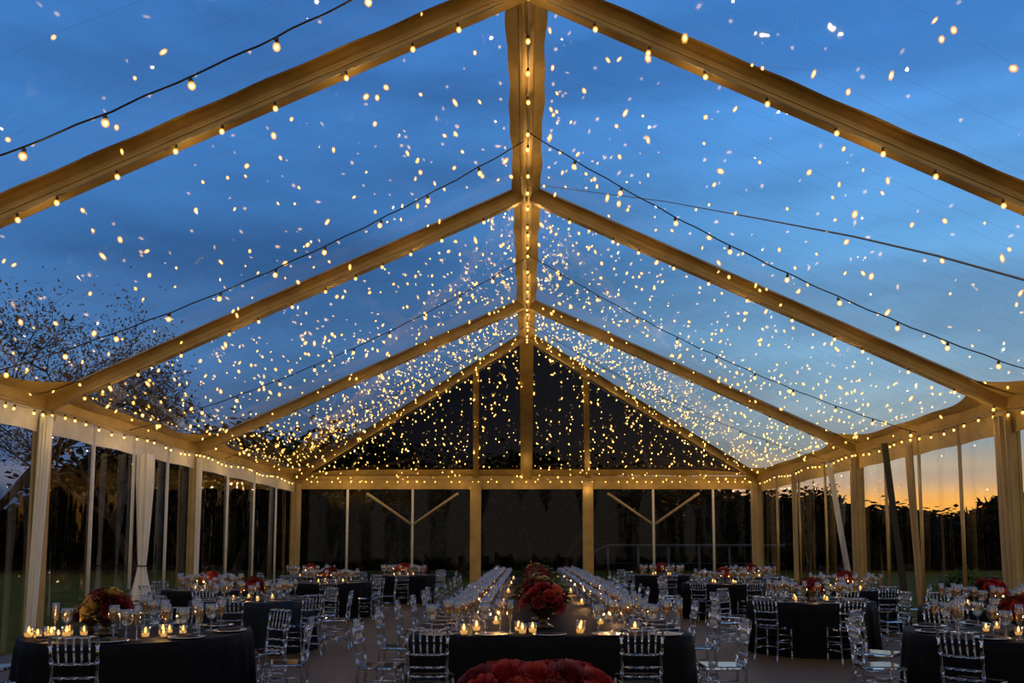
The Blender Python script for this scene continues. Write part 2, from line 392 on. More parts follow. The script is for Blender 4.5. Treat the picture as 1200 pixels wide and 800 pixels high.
# ------------------------------------------------------------------ festoon strings
bulb_me = MB().lathe([(0,-.075),(.018,-.07),(.031,-.052),(.034,-.036),(.026,-.012),(.016,0)], 14).mesh('bulb', M['halo'])
core_me = MB().lathe([(0,-.062),(.013,-.055),(.019,-.040),(.013,-.022),(0,-.014)], 10).mesh('filament', M['bulb'])
sock_me = MB().lathe([(0,-.004),(.019,-.004),(.019,.022),(.014,.04),(.006,.05),(0,.05)], 10).mesh('socket', M['socket'])
def festoon(pts, spacing, label, first=.3, cable_r=.009, scale=1, mcol='black', jit=.12):
    pts = [Vector(p) for p in pts]; L = [0]
    for p, q in zip(pts[:-1], pts[1:]): L.append(L[-1]+(q-p).length)
    def at(s):
        for i in range(len(pts)-1):
            if s <= L[i+1]: return pts[i].lerp(pts[i+1], (s-L[i])/max(1e-6, L[i+1]-L[i]))
        return pts[-1]
    root = empty('festoon_string', pts[0]); base = pts[0]
    n = max(8, int(L[-1]/.15)); ph = random.random()*6
    pp = []
    for i in range(n+1):
        s = L[-1]*i/n; pp.append(at(s)-base+Vector((0, .004*math.sin(s*13+ph), .007*math.sin(s*9+ph))))
    mb = MB(); mb.tube(pp, cable_r, 6); build(mb, 'cable', M[mcol], root)
    s = first; bl = []
    while s < L[-1]-.05:
        p = at(s)-base
        so = link('socket', sock_me, root, p-Vector((0,0,.055*scale))); so.scale = (scale,)*3
        so.rotation_euler = (random.uniform(-.25,.25), random.uniform(-.25,.25), 0)
        bu = link('bulb', bulb_me, so); co = link('filament', core_me, so)
        bl.append(at(s)); s += spacing*random.uniform(1-jit, 1+jit)
    tag(root, label, 'string lights', 'festoon strings of round bulbs')
    return bl
lampspots = []
def sagline(a, b_, sag, n=24):
    a = Vector(a); b_ = Vector(b_)
    return [a.lerp(b_, i/n)-Vector((0,0,sag*4*(i/n)*(1-i/n))) for i in range(n+1)]
bays = [(7.0,'front'), (11.3,'second'), (16.1,'third'), (21.2,'fourth')]
for yy, nm in bays:
    for side, sn in ((-1,'left'), (1,'right')):
        a = roofpt(side, .006, yy+(0 if side < 0 else -.25), -.12); e = roofpt(side, .985, yy+.15*side, -.1)
        if yy < 8 and side > 0: a = roofpt(side, .02, 5.6, -.12); e = roofpt(side, .985, 5.2, -.1)
        bl = festoon(sagline(a, e, .30), .78, f'black festoon string hanging across the {nm} {sn} roof bay with round bulbs', first=.7, cable_r=.0085 if yy < 17 else .007)
        lampspots += bl[1::4]
for y, nm in zip(FR[1:], ['front','second','third','fourth']):
    for side, sn in ((-1,'left'), (1,'right')):
        a = roofpt(side, .03, y-.085, -.15); e = roofpt(side, .97, y-.085, -.15)
        bl = festoon([a, e], .62, f'bulb string fixed along the {nm} {sn} rafter of the tent roof', first=.5, cable_r=.006, scale=.8, mcol='cable', jit=.35)
        lampspots += bl[2::3]
for side, sn in ((-1,'left'), (1,'right')):
    bl = festoon([(side*.3, YH+.1, ZR-.35), (side*(X-.25), YD-.25, ZE-.12)], .34, f'bulb string fixed along the {sn} sloping hip rafter at the tent end', first=.3, cable_r=.006, scale=.75, mcol='cable', jit=.4)
    lampspots += bl[2::6]
    pts = []
    for i in range(60):
        y = 3+(YD-3.4)*i/59; pts.append((side*(X-.14), y, ZE-.12-.04*math.sin(i*.9)))
    bl = festoon(pts, .36, f'bulb string running under the {sn} eave of the tent', first=.3, cable_r=.006, scale=.75, mcol='cable', jit=.5)
    lampspots += bl[3::8]
bl = festoon([(.015, 3.2, ZR-.22), (.02, YH-.1, ZR-.22)], .62, 'bulb string running under the central ridge beam', first=.3, cable_r=.006, scale=.85, mcol='cable', jit=.6)
lampspots += bl[1::3]
bl = festoon([(-X+.3, YD-.2, ZE-.06), (X-.3, YD-.2, ZE-.06)], .36, 'bulb string running along the far end beam above the doorway', first=.3, cable_r=.006, scale=.75, mcol='cable', jit=.5)
lampspots += bl[3::6]

# ------------------------------------------------------------------ fairy strings under the clear roof, bulbs standing in for reflections in it
def fairy_mesh(w, h):
    mb = MB().lathe([(0,-.018*h),(.007*w,-.014*h),(.0105*w,0),(.007*w,.014*h),(0,.018*h)], 7); n = len(mb.f)
    mb.lathe([(0,-.031*h),(.013*w,-.025*h),(.0195*w,0),(.013*w,.024*h),(0,.031*h)], 9)
    me = mb.mesh('fairy_bulb', M['fairy']); me.materials.append(M['glow'])
    for p in me.polygons: p.material_index = 0 if p.index < n else 1
    return me
fv = [fairy_mesh(w, h) for w, h in ((1,.8),(1.15,1.0),(1.0,1.3),(.75,.9))]
def fairy(pts, label, group):
    root = empty('fairy_light_string', pts[0]); base = Vector(pts[0])
    mb = MB(); mb.tube([Vector(p)-base for p in pts], .0007, 3); build(mb, 'wire', M['wire'], root)
    for p in pts[1:-1]:
        o = link('bulb', random.choice(fv), root, Vector(p)-base-Vector((0,0,.028)))
        o.rotation_euler = (random.uniform(-.8,.8), random.uniform(-.8,.8), 0)
        o.scale = (random.choice((.8,.95,1.1,1.2,1.35,1.6)),)*3
    tag(root, label, 'fairy lights', group)
def run(side, y, s0, s1, dens):
    ln = 8.35*(s1-s0); n = max(1, int(ln*dens+random.random()))
    ss = sorted(s0+(s1-s0)*random.random()**1.25 for _ in range(n)); ph = random.random()*6
    pts = [roofpt(side, s0, y, -.02)]
    for s in ss: pts.append(roofpt(side, s, y+max(-.16, min(.16, random.gauss(0, .10)+.06*math.sin(s*6+ph))), .03-random.random()*.16))
    pts.append(roofpt(side, s1, y, .0)); return pts
for a, b_, nm, step, dens in ((3.4,8.0,'front',.7,.75), (8.6,13.0,'second',.42,1.15), (13.6,19.2,'third',.38,1.75), (19.8,27.3,'fourth',.36,2.6)):
    for side, sn in ((-1,'left'), (1,'right')):
        y = a+.1
        while y < b_:
            s0 = .03 if y < YH else (y-YH)/(YD-YH)+.03
            if s0 < .93: fairy(run(side, y, s0, .965, dens), f'fairy light string doubling as reflections under the {nm} {sn} clear roof bay', f'fairy light strings under the {nm} {sn} roof bay')
            y += step*random.uniform(.9, 1.1)
x = -X+.5
while x < X-.4:
    v1 = 1-abs(x)/X-.02
    if v1 > .05 and abs(x) > .16:
        n = int(v1*6.2*2.6+1); vv = sorted(random.random()*v1 for _ in range(n))
        pts = [(x, YD-.16, ZE+.12)]+[(x+max(-.13, min(.13, random.gauss(0,.08))), YD+(YH-YD)*v-.02, ZE+(ZR-ZE)*v-.04-random.random()*.1) for v in vv]+[(x, YD+(YH-YD)*v1, ZE+(ZR-ZE)*v1)]
        fairy(pts, 'fairy light string doubling as reflections on the dark sloping end panel', 'fairy light strings on the end panel')
    x += .33*random.uniform(.9, 1.1)

# ------------------------------------------------------------------ chiavari chair
def ringed(pts, r, rings, n=7):
    a, b_ = Vector(pts[0]), Vector(pts[-1]); P = []; Q = []
    def at(t):
        k = t*(len(pts)-1); i = min(int(k), len(pts)-2); return Vector(pts[i]).lerp(Vector(pts[i+1]), k-i)
    ts = [(0, r)]
    for t in rings: ts += [(t-.012, r), (t-.006, r*1.45), (t+.006, r*1.45), (t+.012, r)]
    ts.append((1, r)); inner = [(k/(len(pts)-1), r) for k in range(1, len(pts)-1)]
    ts = sorted(ts+inner)
    return MB().tube([at(t) for t, _ in ts], [q for _, q in ts], n)
ch = empty('chiavari_chair'); tag(ch, 'clear chair', 'chair')
parts = []
def cp(mb, name, par=ch, m='acrylic', smooth=True):
    o = build(mb, name, M[m], par, smooth=smooth); parts.append((o, par)); return o
mb = MB()
for s_, (z, k) in enumerate(((.435,.97),(.45,1),(.462,1),(.47,.95))): pass
def seatloop(z, k): return [(k*.205, k*.20, z), (-k*.205, k*.20, z), (-k*.18, -k*.19, z), (k*.18, -k*.19, z)]
vs = seatloop(.435,.97)+seatloop(.445,1)+seatloop(.462,1)+seatloop(.47,.95)
fs = [tuple(reversed(range(4)))]+[(i*4+k, i*4+(k+1)%4, (i+1)*4+(k+1)%4, (i+1)*4+k) for i in range(3) for k in range(4)]+[tuple(range(12,16))]
cp(mb.add(vs, fs), 'seat', smooth=False)
for sx in (-1, 1):
    cp(ringed([(sx*.195,.185,0), (sx*.19,.18,.435)], .0125, (.15,.5,.8)), 'leg')
    cp(ringed([(sx*.175,-.235,0), (sx*.17,-.195,.22), (sx*.168,-.185,.45), (sx*.172,-.205,.68), (sx*.180,-.245,.905)], .0125, (.1,.3,.6,.78,.92)), 'leg')
for z, y, w in ((.90,-.243,.182), (.685,-.207,.172), (.575,-.197,.17), (.495,-.19,.17)):
    cp(ringed([(-w,y,z), (0,y-.012,z), (w,y,z)], .0115 if z > .8 else .009, (.2,.5,.8)), 'crest_rail' if z > .8 else 'back_rail')
for k in range(5):
    x = -.116+.058*k; cp(ringed([(x,-.215,.69), (x*1.04,-.25,.895)], .0078, (.3,.7)), 'spindle')
for sx in (-1, 1):
    for z in (.16,.28): cp(ringed([(sx*.193,.183,z), (sx*.174,-.205,z)], .008, (.5,)), 'stretcher')
for y, z, w in ((.183,.22,.19), (-.2,.2,.17), (.183,.33,.19)): cp(ringed([(-w,y,z), (w,y,z)], .008, (.5,)), 'stretcher')
CH = Proto(ch, parts)
def chair(x, y, rz, label, group): return CH.place((x, y, 0), rz, 1, label, group)   # rz: the way the sitter faces, 0 = +Y

# ------------------------------------------------------------------ tables
def folds_cloth(outline, zt=.775, drop=.765, nf=40, amp=.035, flare=.05, name='tablecloth', m='linen'):
    """outline: list of (x,y,nx,ny) around the top edge"""
    n = len(outline); vs = []; L = 8; rings = []
    for j, k in enumerate((.0, .5, .97)): rings.append([(x*k, y*k, zt) for x, y, _, _ in outline][:])
    vs = [(0, 0, zt)]+rings[1]+rings[2]+[(x, y, zt-.001) for x, y, _, _ in outline]; rows = 3
    ph = random.random()*6; ph2 = random.random()*6
    for i in range(1, L+1):
        t = i/L
        for q, (x, y, nx, ny) in enumerate(outline):
            a = q/n*2*PI
            o = .012+flare*t+amp*t**.8*(math.sin(nf*a+ph+.6*math.sin(3*a))+.5*math.sin(nf*.37*a+ph2))
            vs.append((x+nx*o, y+ny*o, zt-.006-drop*t*1.0+.0)); 
        rows += 1
    fs = [(0, 1+k, 1+(k+1)%n) for k in range(n)]
    for r in range(rows-1):
        for k in range(n): fs.append((1+r*n+k, 1+(r+1)*n+k, 1+(r+1)*n+(k+1)%n, 1+r*n+(k+1)%n))
    return MB().add(vs, fs).mesh(name, M[m])
def round_outline(r, n=240): return [(r*math.cos(2*PI*k/n), r*math.sin(2*PI*k/n), math.cos(2*PI*k/n), math.sin(2*PI*k/n)) for k in range(n)]
def make_table(r, x, y, label):
    t = empty('round_table', (x, y, 0))
    build(MB().lathe([(0,.72),(r-.05,.72),(r-.03,.735),(r-.03,.75),(r-.05,.762),(0,.762)], 48), 'tabletop', M['trunk'], t)
    for k in range(4):
        a = PI/4+k*PI/2; lx, ly = .45*math.cos(a), .45*math.sin(a)
        build(MB().tube([(lx*1.3, ly*1.3, 0), (lx, ly, .72)], .02, 8), 'leg', M['cable'], t)
    tag(t, 'round banquet table hidden under '+label, 'table', 'round banquet tables')

# glassware: foot, stem, bowl shell + contents
def glassware(name, prof, fill, fm_):
    o = build(MB().lathe(prof, 14), name, M['glass']); tag(o, name, 'glass')
    p = build(MB().lathe(fill, 14), 'drink', M[fm_], o)
    return Proto(o, [(p, o)])
GOB = glassware('water_goblet', [(.036,0),(.036,.004),(.006,.009),(.005,.075),(.012,.085),(.034,.105),(.047,.135),(.048,.165),(.042,.205),(.0405,.205),(.046,.165),(.045,.135),(.032,.108),(.0,.092)],
                [(0,.0935),(.018,.0995),(.0315,.109),(.0442,.136),(.0452,.165),(.0435,.180),(0,.180)], 'water')
WIN = glassware('wine_glass', [(.035,0),(.035,.004),(.005,.009),(.004,.105),(.012,.115),(.034,.140),(.041,.165),(.039,.195),(.032,.235),(.0305,.235),(.037,.195),(.039,.165),(.032,.142),(.0,.122)],
                [(0,.1235),(.031,.1425),(.0375,.165),(.0365,.185),(.0,.185)], 'wine')
FLU = glassware('champagne_flute', [(.032,0),(.032,.004),(.005,.008),(.004,.09),(.010,.10),(.023,.135),(.027,.18),(.024,.25),(.0225,.25),(.0255,.18),(.021,.136),(.0,.108)],
                [(0,.110),(.0205,.137),(.0240,.18),(.023,.215),(0,.215)], 'wine')
pl = tag(build(MB().lathe([(0,.0),(.10,.0),(.15,.010),(.162,.014),(.162,.018),(.15,.016),(.10,.006),(0,.006)], 32), 'charger_plate', M['plate']), 'plate', 'plate')
rm = build(MB().lathe([(.152,.0165),(.1625,.0185),(.1645,.0155),(.163,.013)], 32), 'rim', M['rim'], pl)
PLT = Proto(pl, [(rm, pl)])
mb = MB(); mb.box((0,0,.02), (.09,.20,.012)); mb.box((.005,0,.03), (.07,.19,.01))
NAP = Proto(tag(build(mb, 'folded_napkin', M['napkin'], smooth=False), 'napkin', 'napkin'), [])
vc = empty('votive_candle'); tag(vc, 'votive', 'candle')
v1 = build(MB().lathe([(.026,0),(.030,.03),(.034,.075),(.0325,.075),(.028,.03),(.0,.006)], 14), 'glass_cup', M['glass'], vc)
v2 = build(MB().lathe([(0,.007),(.026,.007),(.0285,.032),(0,.032)], 12), 'wax', M['wax'], vc)
v3 = build(MB().lathe([(0,.034),(.007,.040),(.0095,.050),(.005,.064),(0,.078)], 8), 'flame', M['flame'], vc)
VOT = Proto(vc, [(v1, vc), (v2, vc), (v3, vc)])

# ------------------------------------------------------------------ flowers
def rose_mesh(name, m, seed, layers=5, dens=1):
    rnd = random.Random(seed); mb = MB()
    for L in range(layers):
        t = L/(layers-1); n = 3+L; rad = .10+.80*t; open_ = .15+1.0*t
        for k in range(n):
            a = 2*PI*(k+.5*(L % 2)+rnd.uniform(-.1,.1))/n; wd = (2.6/n)*PI*.55; nu, nv = 5*dens, 4*dens
            vs = []
            for i in range(nu+1):
                u = i/nu*2-1
                for j in range(nv+1):
                    v = j/nv; h = (1.0-.35*t)*v*(1-.18*u*u)+.0
                    rr = rad*(.35+.65*math.sin(min(1,v*1.15)*PI/2))+open_*.22*v*v+ (.07*math.sin(u*5+k)*v*v)
                    if v > .8: rr += .10*(v-.8)/.2*t
                    aa = a+u*wd*(.55+.45*v)
                    vs.append((rr*math.cos(aa), rr*math.sin(aa), -.45+h*1.05-(.12*t)))
            mb.add(vs, [(i*(nv+1)+j, (i+1)*(nv+1)+j, (i+1)*(nv+1)+j+1, i*(nv+1)+j+1) for i in range(nu) for j in range(nv)])
    mb.lathe([(0,-.62),(.25,-.55),(.42,-.35),(.30,.05),(.12,.30),(0,.34)], 10)
    return mb.mesh(name, m)
ROSE = {k: rose_mesh('rose', M['rose_'+k], i) for i, k in enumerate('brpy')}
BIG = {k: rose_mesh('rose', M['rose_'+k], i+9, 7, 2) for i, k in enumerate('br')}
def leafclump(seed, n=30, r=1):
    rnd = random.Random(seed); mb = MB()
    for _ in range(n):
        a = rnd.random()*2*PI; e = rnd.uniform(-.3, 1.3); d = Vector((math.cos(a)*math.cos(e), math.sin(a)*math.cos(e), math.sin(e)))
        p = d*r*rnd.uniform(.45,.85); s = d.cross(Vector((rnd.random(), rnd.random(), rnd.random()+.1))).normalized(); q = p+d*r*rnd.uniform(.3,.55)
        mid = (p+q)/2; w = .10*r; mb.add([p, mid+s*w, q+Vector((0,0,-.1*r)), mid-s*w], [(0,1,2),(0,2,3)])
    return mb.mesh('foliage', M['leaf'], False)
LEAF = [leafclump(i) for i in range(3)]
vase_me = MB().lathe([(0,0),(.07,0),(.075,.01),(.03,.03),(.03,.06),(.09,.10),(.11,.15),(.10,.155),(.02,.10),(0,.10)], 20).mesh('vase', M['vase'])
def arrangement(x, y, z, rx, ry, h, cols, n, rs, label, group, seed=0, big=False, vase=True, cat='flower arrangement'):
    rnd = random.Random(seed); root = empty('flower_arrangement', (x, y, z)); tag(root, label, cat, group)
    if vase: o = link('vase', vase_me, root); o.scale = (min(rx*6, 1.5),)*2+(h/.28,)
    for k in range(2):
        o = link('foliage', LEAF[(seed+k) % 3], root, ((k-.5)*rx*.5, 0, h*.62)); o.scale = (rx*.92, ry*.86, h*.40)
    for k in range(n):
        u = (k+.5)/n; e = math.asin(1-u*1.15 if u < .87 else 0); a = k*2.399+rnd.uniform(-.2,.2)
        d = Vector((math.cos(a)*math.cos(e), math.sin(a)*math.cos(e), math.sin(e)))
        c = rnd.choice(cols); o = link('rose', (BIG if big and c in BIG else ROSE)[c], root, (d.x*rx*.8, d.y*ry*.8, h*.52+d.z*h*.42))
        o.rotation_euler = Vector((d.x, d.y, d.z+.35)).to_track_quat('Z', 'Y').to_euler(); q = rs*rnd.uniform(.8, 1.2); o.scale = (q, q, q*.95)
        if c == 'y': o['label'] = 'yellow bloom'
        if c == 'p': o['label'] = 'coral pink bloom'
    return root

TOPZ = .777
DIRN = ['right side','far right side','far side','far left side','left side','near left side','near side','near right side']
ptl = []
def round_set(name, x, y, r, chairs, cols='bbrp', candles=4, flower=True, off=0, seed=0, navy=False, fh=.36, frx=.2, nset=8):
    make_table(r, x, y, name)
    me = folds_cloth(round_outline(r), nf=26, amp=.024, flare=.04, m='navy' if navy else 'linen')
    o = link('tablecloth', me, None, (x, y, 0)); tag(o, f'black floor length cloth on the {name}', 'tablecloth', 'black round tablecloths')
    for k in range(8):
        a = k*PI/4+off; c_, s_ = math.cos(a), math.sin(a); dn = DIRN[k]
        def P(rr, t): return (x+c_*rr-s_*t, y+s_*rr+c_*t, TOPZ)
        if k in chairs:
            d = r+.35; chair(x+c_*d, y+s_*d, a+PI/2+random.uniform(-.08,.08), f'clear chiavari chair at the {dn} of the {name}', f'chairs around the {name}')
        if not (name.startswith('front left') and k == 5): PLT.place(P(r-.20, 0), a, 1, f'silver rimmed dark plate, the {dn} of the {name}', f'charger plates on the {name}')
        NAP.place(P(r-.20, 0)[:2]+(TOPZ+.003,), a+PI/2, 1, f'folded dark napkin at the {dn} of the {name}', f'napkins on the {name}')
        if name.startswith('front left') and k == 5: continue
        GOB.place(P(r-.40, .08+random.uniform(-.02,.02)), 0, random.uniform(1.2,1.32), f'water goblet at the {dn} of the {name}', f'water goblets on the {name}')
        if not (name.startswith('front left') and k == 4): WIN.place(P(r-.49, -.07+random.uniform(-.02,.02)), 0, random.uniform(1.2,1.32), f'wine glass at the {dn} of the {name}', f'wine glasses on the {name}')
        FLU.place(P(r-.33, .20+random.uniform(-.02,.02)), 0, random.uniform(1.2,1.32), f'champagne flute at the {dn} of the {name}', f'champagne flutes on the {name}')
    if flower: arrangement(x, y, TOPZ, frx, frx, fh, cols, 15, .075, f'red and burgundy rose centrepiece on the {name}', 'rose centrepieces on round tables', seed)
    for k in range(candles):
        a = 2*PI*k/candles+.4+off; q = .30+.05*(k % 2)
        VOT.place((x+q*math.cos(a), y+q*math.sin(a), TOPZ), 0, random.uniform(.95,1.15), f'small lit votive candle around the centrepiece on the {name}', f'votive candles on the {name}')
ALL = range(8)
round_set('front left round table', -3.80, 8.5, 1.05, (0,1,5,6,2,4), 'bbrry', 0, False, .12, 1)
round_set('second left round table', -4.35, 13.7, .95, ALL, 'bbr', 4, True, .1, 2, True)
round_set('round table by the tied curtain', -6.2, 16.9, .9, (0,1,2,3,5,6,7), 'rrbp', 4, True, .3, 3)
round_set('third left round table', -4.6, 20.2, .95, ALL, 'bbr', 4, True, .2, 4)
round_set('far left corner round table', -6.1, 24.3, .95, (2,5,6,7), 'rrb', 4, True, .0, 5)
round_set('far left table nearest the doorway', -3.6, 25.2, .95, (0,4,5,6,7,1), 'rrbp', 4, True, .1, 6)
round_set('front right round table', 4.85, 8.5, 1.05, (2,3,4,5,1), 'rrb', 5, True, .0, 7)
round_set('second right round table', 4.45, 13.5, .95, range(7), 'bbr', 4, True, .05, 8)
round_set('table against the right clear wall', 6.45, 12.0, .9, (2,5,6), 'bbr', 4, True, .0, 9, fh=.42, frx=.25)
round_set('table before the third right post', 6.3, 17.0, .95, (3,4,5,6,7), 'bbr', 4, True, .15, 12)
round_set('third right round table', 4.55, 19.8, .95, ALL, 'bbrp', 4, True, .2, 10)
round_set('far right corner round table', 6.2, 23.8, .95, (2,4,5,6), 'bbr', 4, True, .1, 11)
round_set('far right table nearest the doorway', 4.0, 25.4, .95, (0,3,4,5,6,7), 'rrbp', 4, True, 0, 13)

# candle cluster and colourful centrepiece on the front left table
arrangement(-4.04, 8.30, TOPZ, .25, .2, .44, 'bbry', 13, .085, 'tall rose centrepiece with yellow bloom on the front left round table', 'rose centrepieces on round tables', 21)
arrangement(-4.34, 8.60, TOPZ, .2, .18, .30, 'byb', 8, .05, 'small dark posy with yellow bloom left of the tall front left roses', 'rose centrepieces on round tables', 22)
cl = [(-4.62,8.02),(-4.52,8.16),(-4.40,8.00),(-4.36,8.24),(-4.48,7.92),(-4.28,7.90),(-4.30,8.08),(-4.20,8.2),(-4.72,8.2),(-3.55,8.05),(-3.46,8.22),(-3.38,8.05),(-3.48,8.42),(-3.3,8.3)]
for i, (x, y) in enumerate(cl):
    VOT.place((x, y, TOPZ), 0, random.uniform(1.0,1.4), f'small lit votive candle {"left" if i < 9 else "right"} of the tall front left centrepiece', 'votive candles on the front left round table')

# ------------------------------------------------------------------ the long table
LX0, LX1, LY0, LY1 = -1.13, 1.60, 8.05, 23.6
cx, cy = (LX0+LX1)/2, (LY0+LY1)/2; hx, hy = (LX1-LX0)/2, (LY1-LY0)/2; rc = .3
ol = []
def seg(ax, ay, bx, by, nx, ny, n):
    for k in range(n): t = k/n; ol.append((ax+(bx-ax)*t, ay+(by-ay)*t, nx, ny))
def arc(x, y, a0, n=10):
    for k in range(n): a = a0+PI/2*k/n; ol.append((x+rc*math.cos(a), y+rc*math.sin(a), math.cos(a), math.sin(a)))
seg(hx,-hy+rc,hx,hy-rc,1,0,300); arc(hx-rc,hy-rc,0); seg(hx-rc,hy,-hx+rc,hy,0,1,60); arc(-hx+rc,hy-rc,PI/2)
seg(-hx,hy-rc,-hx,-hy+rc,-1,0,300); arc(-hx+rc,-hy+rc,PI); seg(-hx+rc,-hy,hx-rc,-hy,0,-1,80); arc(hx-rc,-hy+rc,1.5*PI)
me = folds_cloth(ol, nf=75, amp=.022, flare=.04, m='linen')
tag(link('tablecloth', me, None, (cx, cy, 0)), 'black floor length cloth over the long central banquet table', 'tablecloth')
t = empty('banquet_table', (cx, cy, 0)); tag(t, 'long central banquet table hidden under a black cloth', 'table')
build(MB().box((0,0,.74), (2*hx-.26, 2*hy-.26, .04)), 'tabletop', M['trunk'], t, smooth=False)
for sx in (-1, 1):
    for k in range(5): build(MB().tube([(sx*(hx-.3), -hy+.6+k*(2*hy-1.2)/4, 0), (sx*(hx-.3), -hy+.6+k*(2*hy-1.2)/4, .73)], .022, 8), 'leg', M['cable'], t)
n_set = 29
for sx, sn in ((-1,'left'), (1,'right')):
    for k in range(n_set):
        y = LY0+.78+k*.52; ex = LX0 if sx < 0 else LX1
        on = f'{ORD[k]} place from near end' if k < 16 else 'far end places'
        tl = f'at {on}, {sn} side of long table'; gr = f'along the {sn} side of the long table'
        GOB.place((ex-sx*(.68+random.uniform(-.02,.02)), y+.13, TOPZ), 0, random.uniform(1.2,1.3), 'inner row water goblet '+tl, 'inner water goblets '+gr)
        PLT.place((ex-sx*.19, y, TOPZ), 0, 1, 'dark plate '+tl, 'charger plates '+gr)
        NAP.place((ex-sx*.19, y, TOPZ+.003), PI/2, 1, 'dark napkin '+tl, 'napkins '+gr)
        GOB.place((ex-sx*(.40+random.uniform(-.02,.02)), y-.07, TOPZ), 0, random.uniform(1.2,1.32), 'water goblet '+tl, 'water goblets '+gr)
        WIN.place((ex-sx*(.52+random.uniform(-.03,.03)), y+.03, TOPZ), 0, random.uniform(1.2,1.32), 'wine glass '+tl, 'wine glasses '+gr)
        FLU.place((ex-sx*(.36+random.uniform(-.02,.02)), y+.12, TOPZ), 0, random.uniform(1.2,1.32), 'champagne flute '+tl, 'champagne flutes '+gr)
        if k % 6 == 1: VOT.place((ex-sx*.80, y, TOPZ), 0, 1.2, f'small lit votive candle {tl}', 'votive candles '+gr)
# near end settings
for i, x in enumerate((-.85, -.33, .22, .78, 1.32)):
    pn = ['leftmost','second','middle','fourth','rightmost'][i]; tl = f'at the {pn} place on the near end of the long table'; gr = 'on the near end of the long table'
    PLT.place((x, LY0+.19, TOPZ), 0, 1, 'dark plate '+tl, 'charger plates '+gr)
    if i != 2:
        GOB.place((x-.08, LY0+.42, TOPZ), 0, 1.35, 'water goblet '+tl, 'water goblets '+gr)
        WIN.place((x+.07, LY0+.50, TOPZ), 0, 1.35, 'wine glass '+tl, 'wine glasses '+gr)
        FLU.place((x+.17, LY0+.36, TOPZ), 0, 1.3, 'champagne flute '+tl, 'champagne flutes '+gr)
for i, (x, y) in enumerate(((-.60,8.27),(-.50,8.64),(-.08,8.62),(-.04,8.36),(.06,8.46),(.52,8.38),(.55,8.66),(1.07,8.52))):
    VOT.place((x, y, TOPZ), 0, 1.35, 'lit votive candle in a cluster on the near end of the long table', 'votive candles on the near end of the long table')
# rose runner down the middle
yy = 9.0; k = 0
while yy < 22.6:
    where = f'{ORD[k]} from the near end' if k < 16 else 'far end'
    arrangement(.20+random.uniform(-.05,.05), yy, TOPZ, .27, .40, .50 if k < 2 else (.36,.46,.40)[k % 3], ('bbrpbb','bybrbb','bbrbbp')[k % 3], 20, .075, f'burgundy rose arrangement in the long table runner, {where}', 'rose runner down the long table', 40+k)
    yy += .85; k += 1
# chairs at the long table
for i, (x, nm) in enumerate(((-.86,'left'), (1.0,'right'))):
    chair(x, 7.72, 0, f'clear chiavari chair at the near end of the long table, on the {nm}', 'chairs at the long table')
for sx, sn in ((-1,'left'), (1,'right')):
    ex = (LX0-.34) if sx < 0 else (LX1+.34); y = 8.5; k = 0
    while y < 22.8:
        chair(ex+random.uniform(-.05,.05), y, sx*PI/2+random.uniform(-.06,.06), f'clear chiavari chair, {ORD[k]} from near end, {sn} side of long table', 'chairs at the long table')
        y += 1.25 if k > 0 else 1.6; k += 1

# ------------------------------------------------------------------ front bouquet on its small table
make_table(.5, .04, 4.0, 'the front bouquet')
me = folds_cloth(round_outline(.5), nf=16, amp=.02, flare=.05)
tag(link('tablecloth', me, None, (.04, 4.0, 0)), 'black cloth under the large red rose bouquet at the front', 'tablecloth')
rt = empty('rose_bouquet', (.04, 4.0, TOPZ)); tag(rt, 'large bouquet of deep red roses at the bottom centre of the picture', 'bouquet')
o = link('vase', vase_me, rt); o.scale = (1.5,1.5,1)
o = link('foliage', LEAF[0], rt, (0,0,.14)); o.scale = (.36,.3,.12)
rnd = random.Random(5)
for i, (px, py, dy) in enumerate([(556,803,-.12),(590,797,-.15),(628,800,-.18),(668,799,-.15),(703,806,-.1),(575,793,.02),(605,790,.0),(645,790,.02),(685,794,.02),(545,815,0),(715,816,0),(600,790,.18),(662,788,.18),(560,815,-.22),(610,818,-.26),(655,820,-.26),(700,820,-.2)]):
    p = at_y(px, py-10, 4.0+dy); o = link('rose', BIG['r' if i % 3 else 'b'], rt, (p.x-.04, p.y-4.0, p.z-TOPZ-.02))
    d = Vector((p.x-.04, dy-.1, .45)); o.rotation_euler = d.to_track_quat('Z','Y').to_euler(); o.scale = (.082*rnd.uniform(.9,1.1),)*3

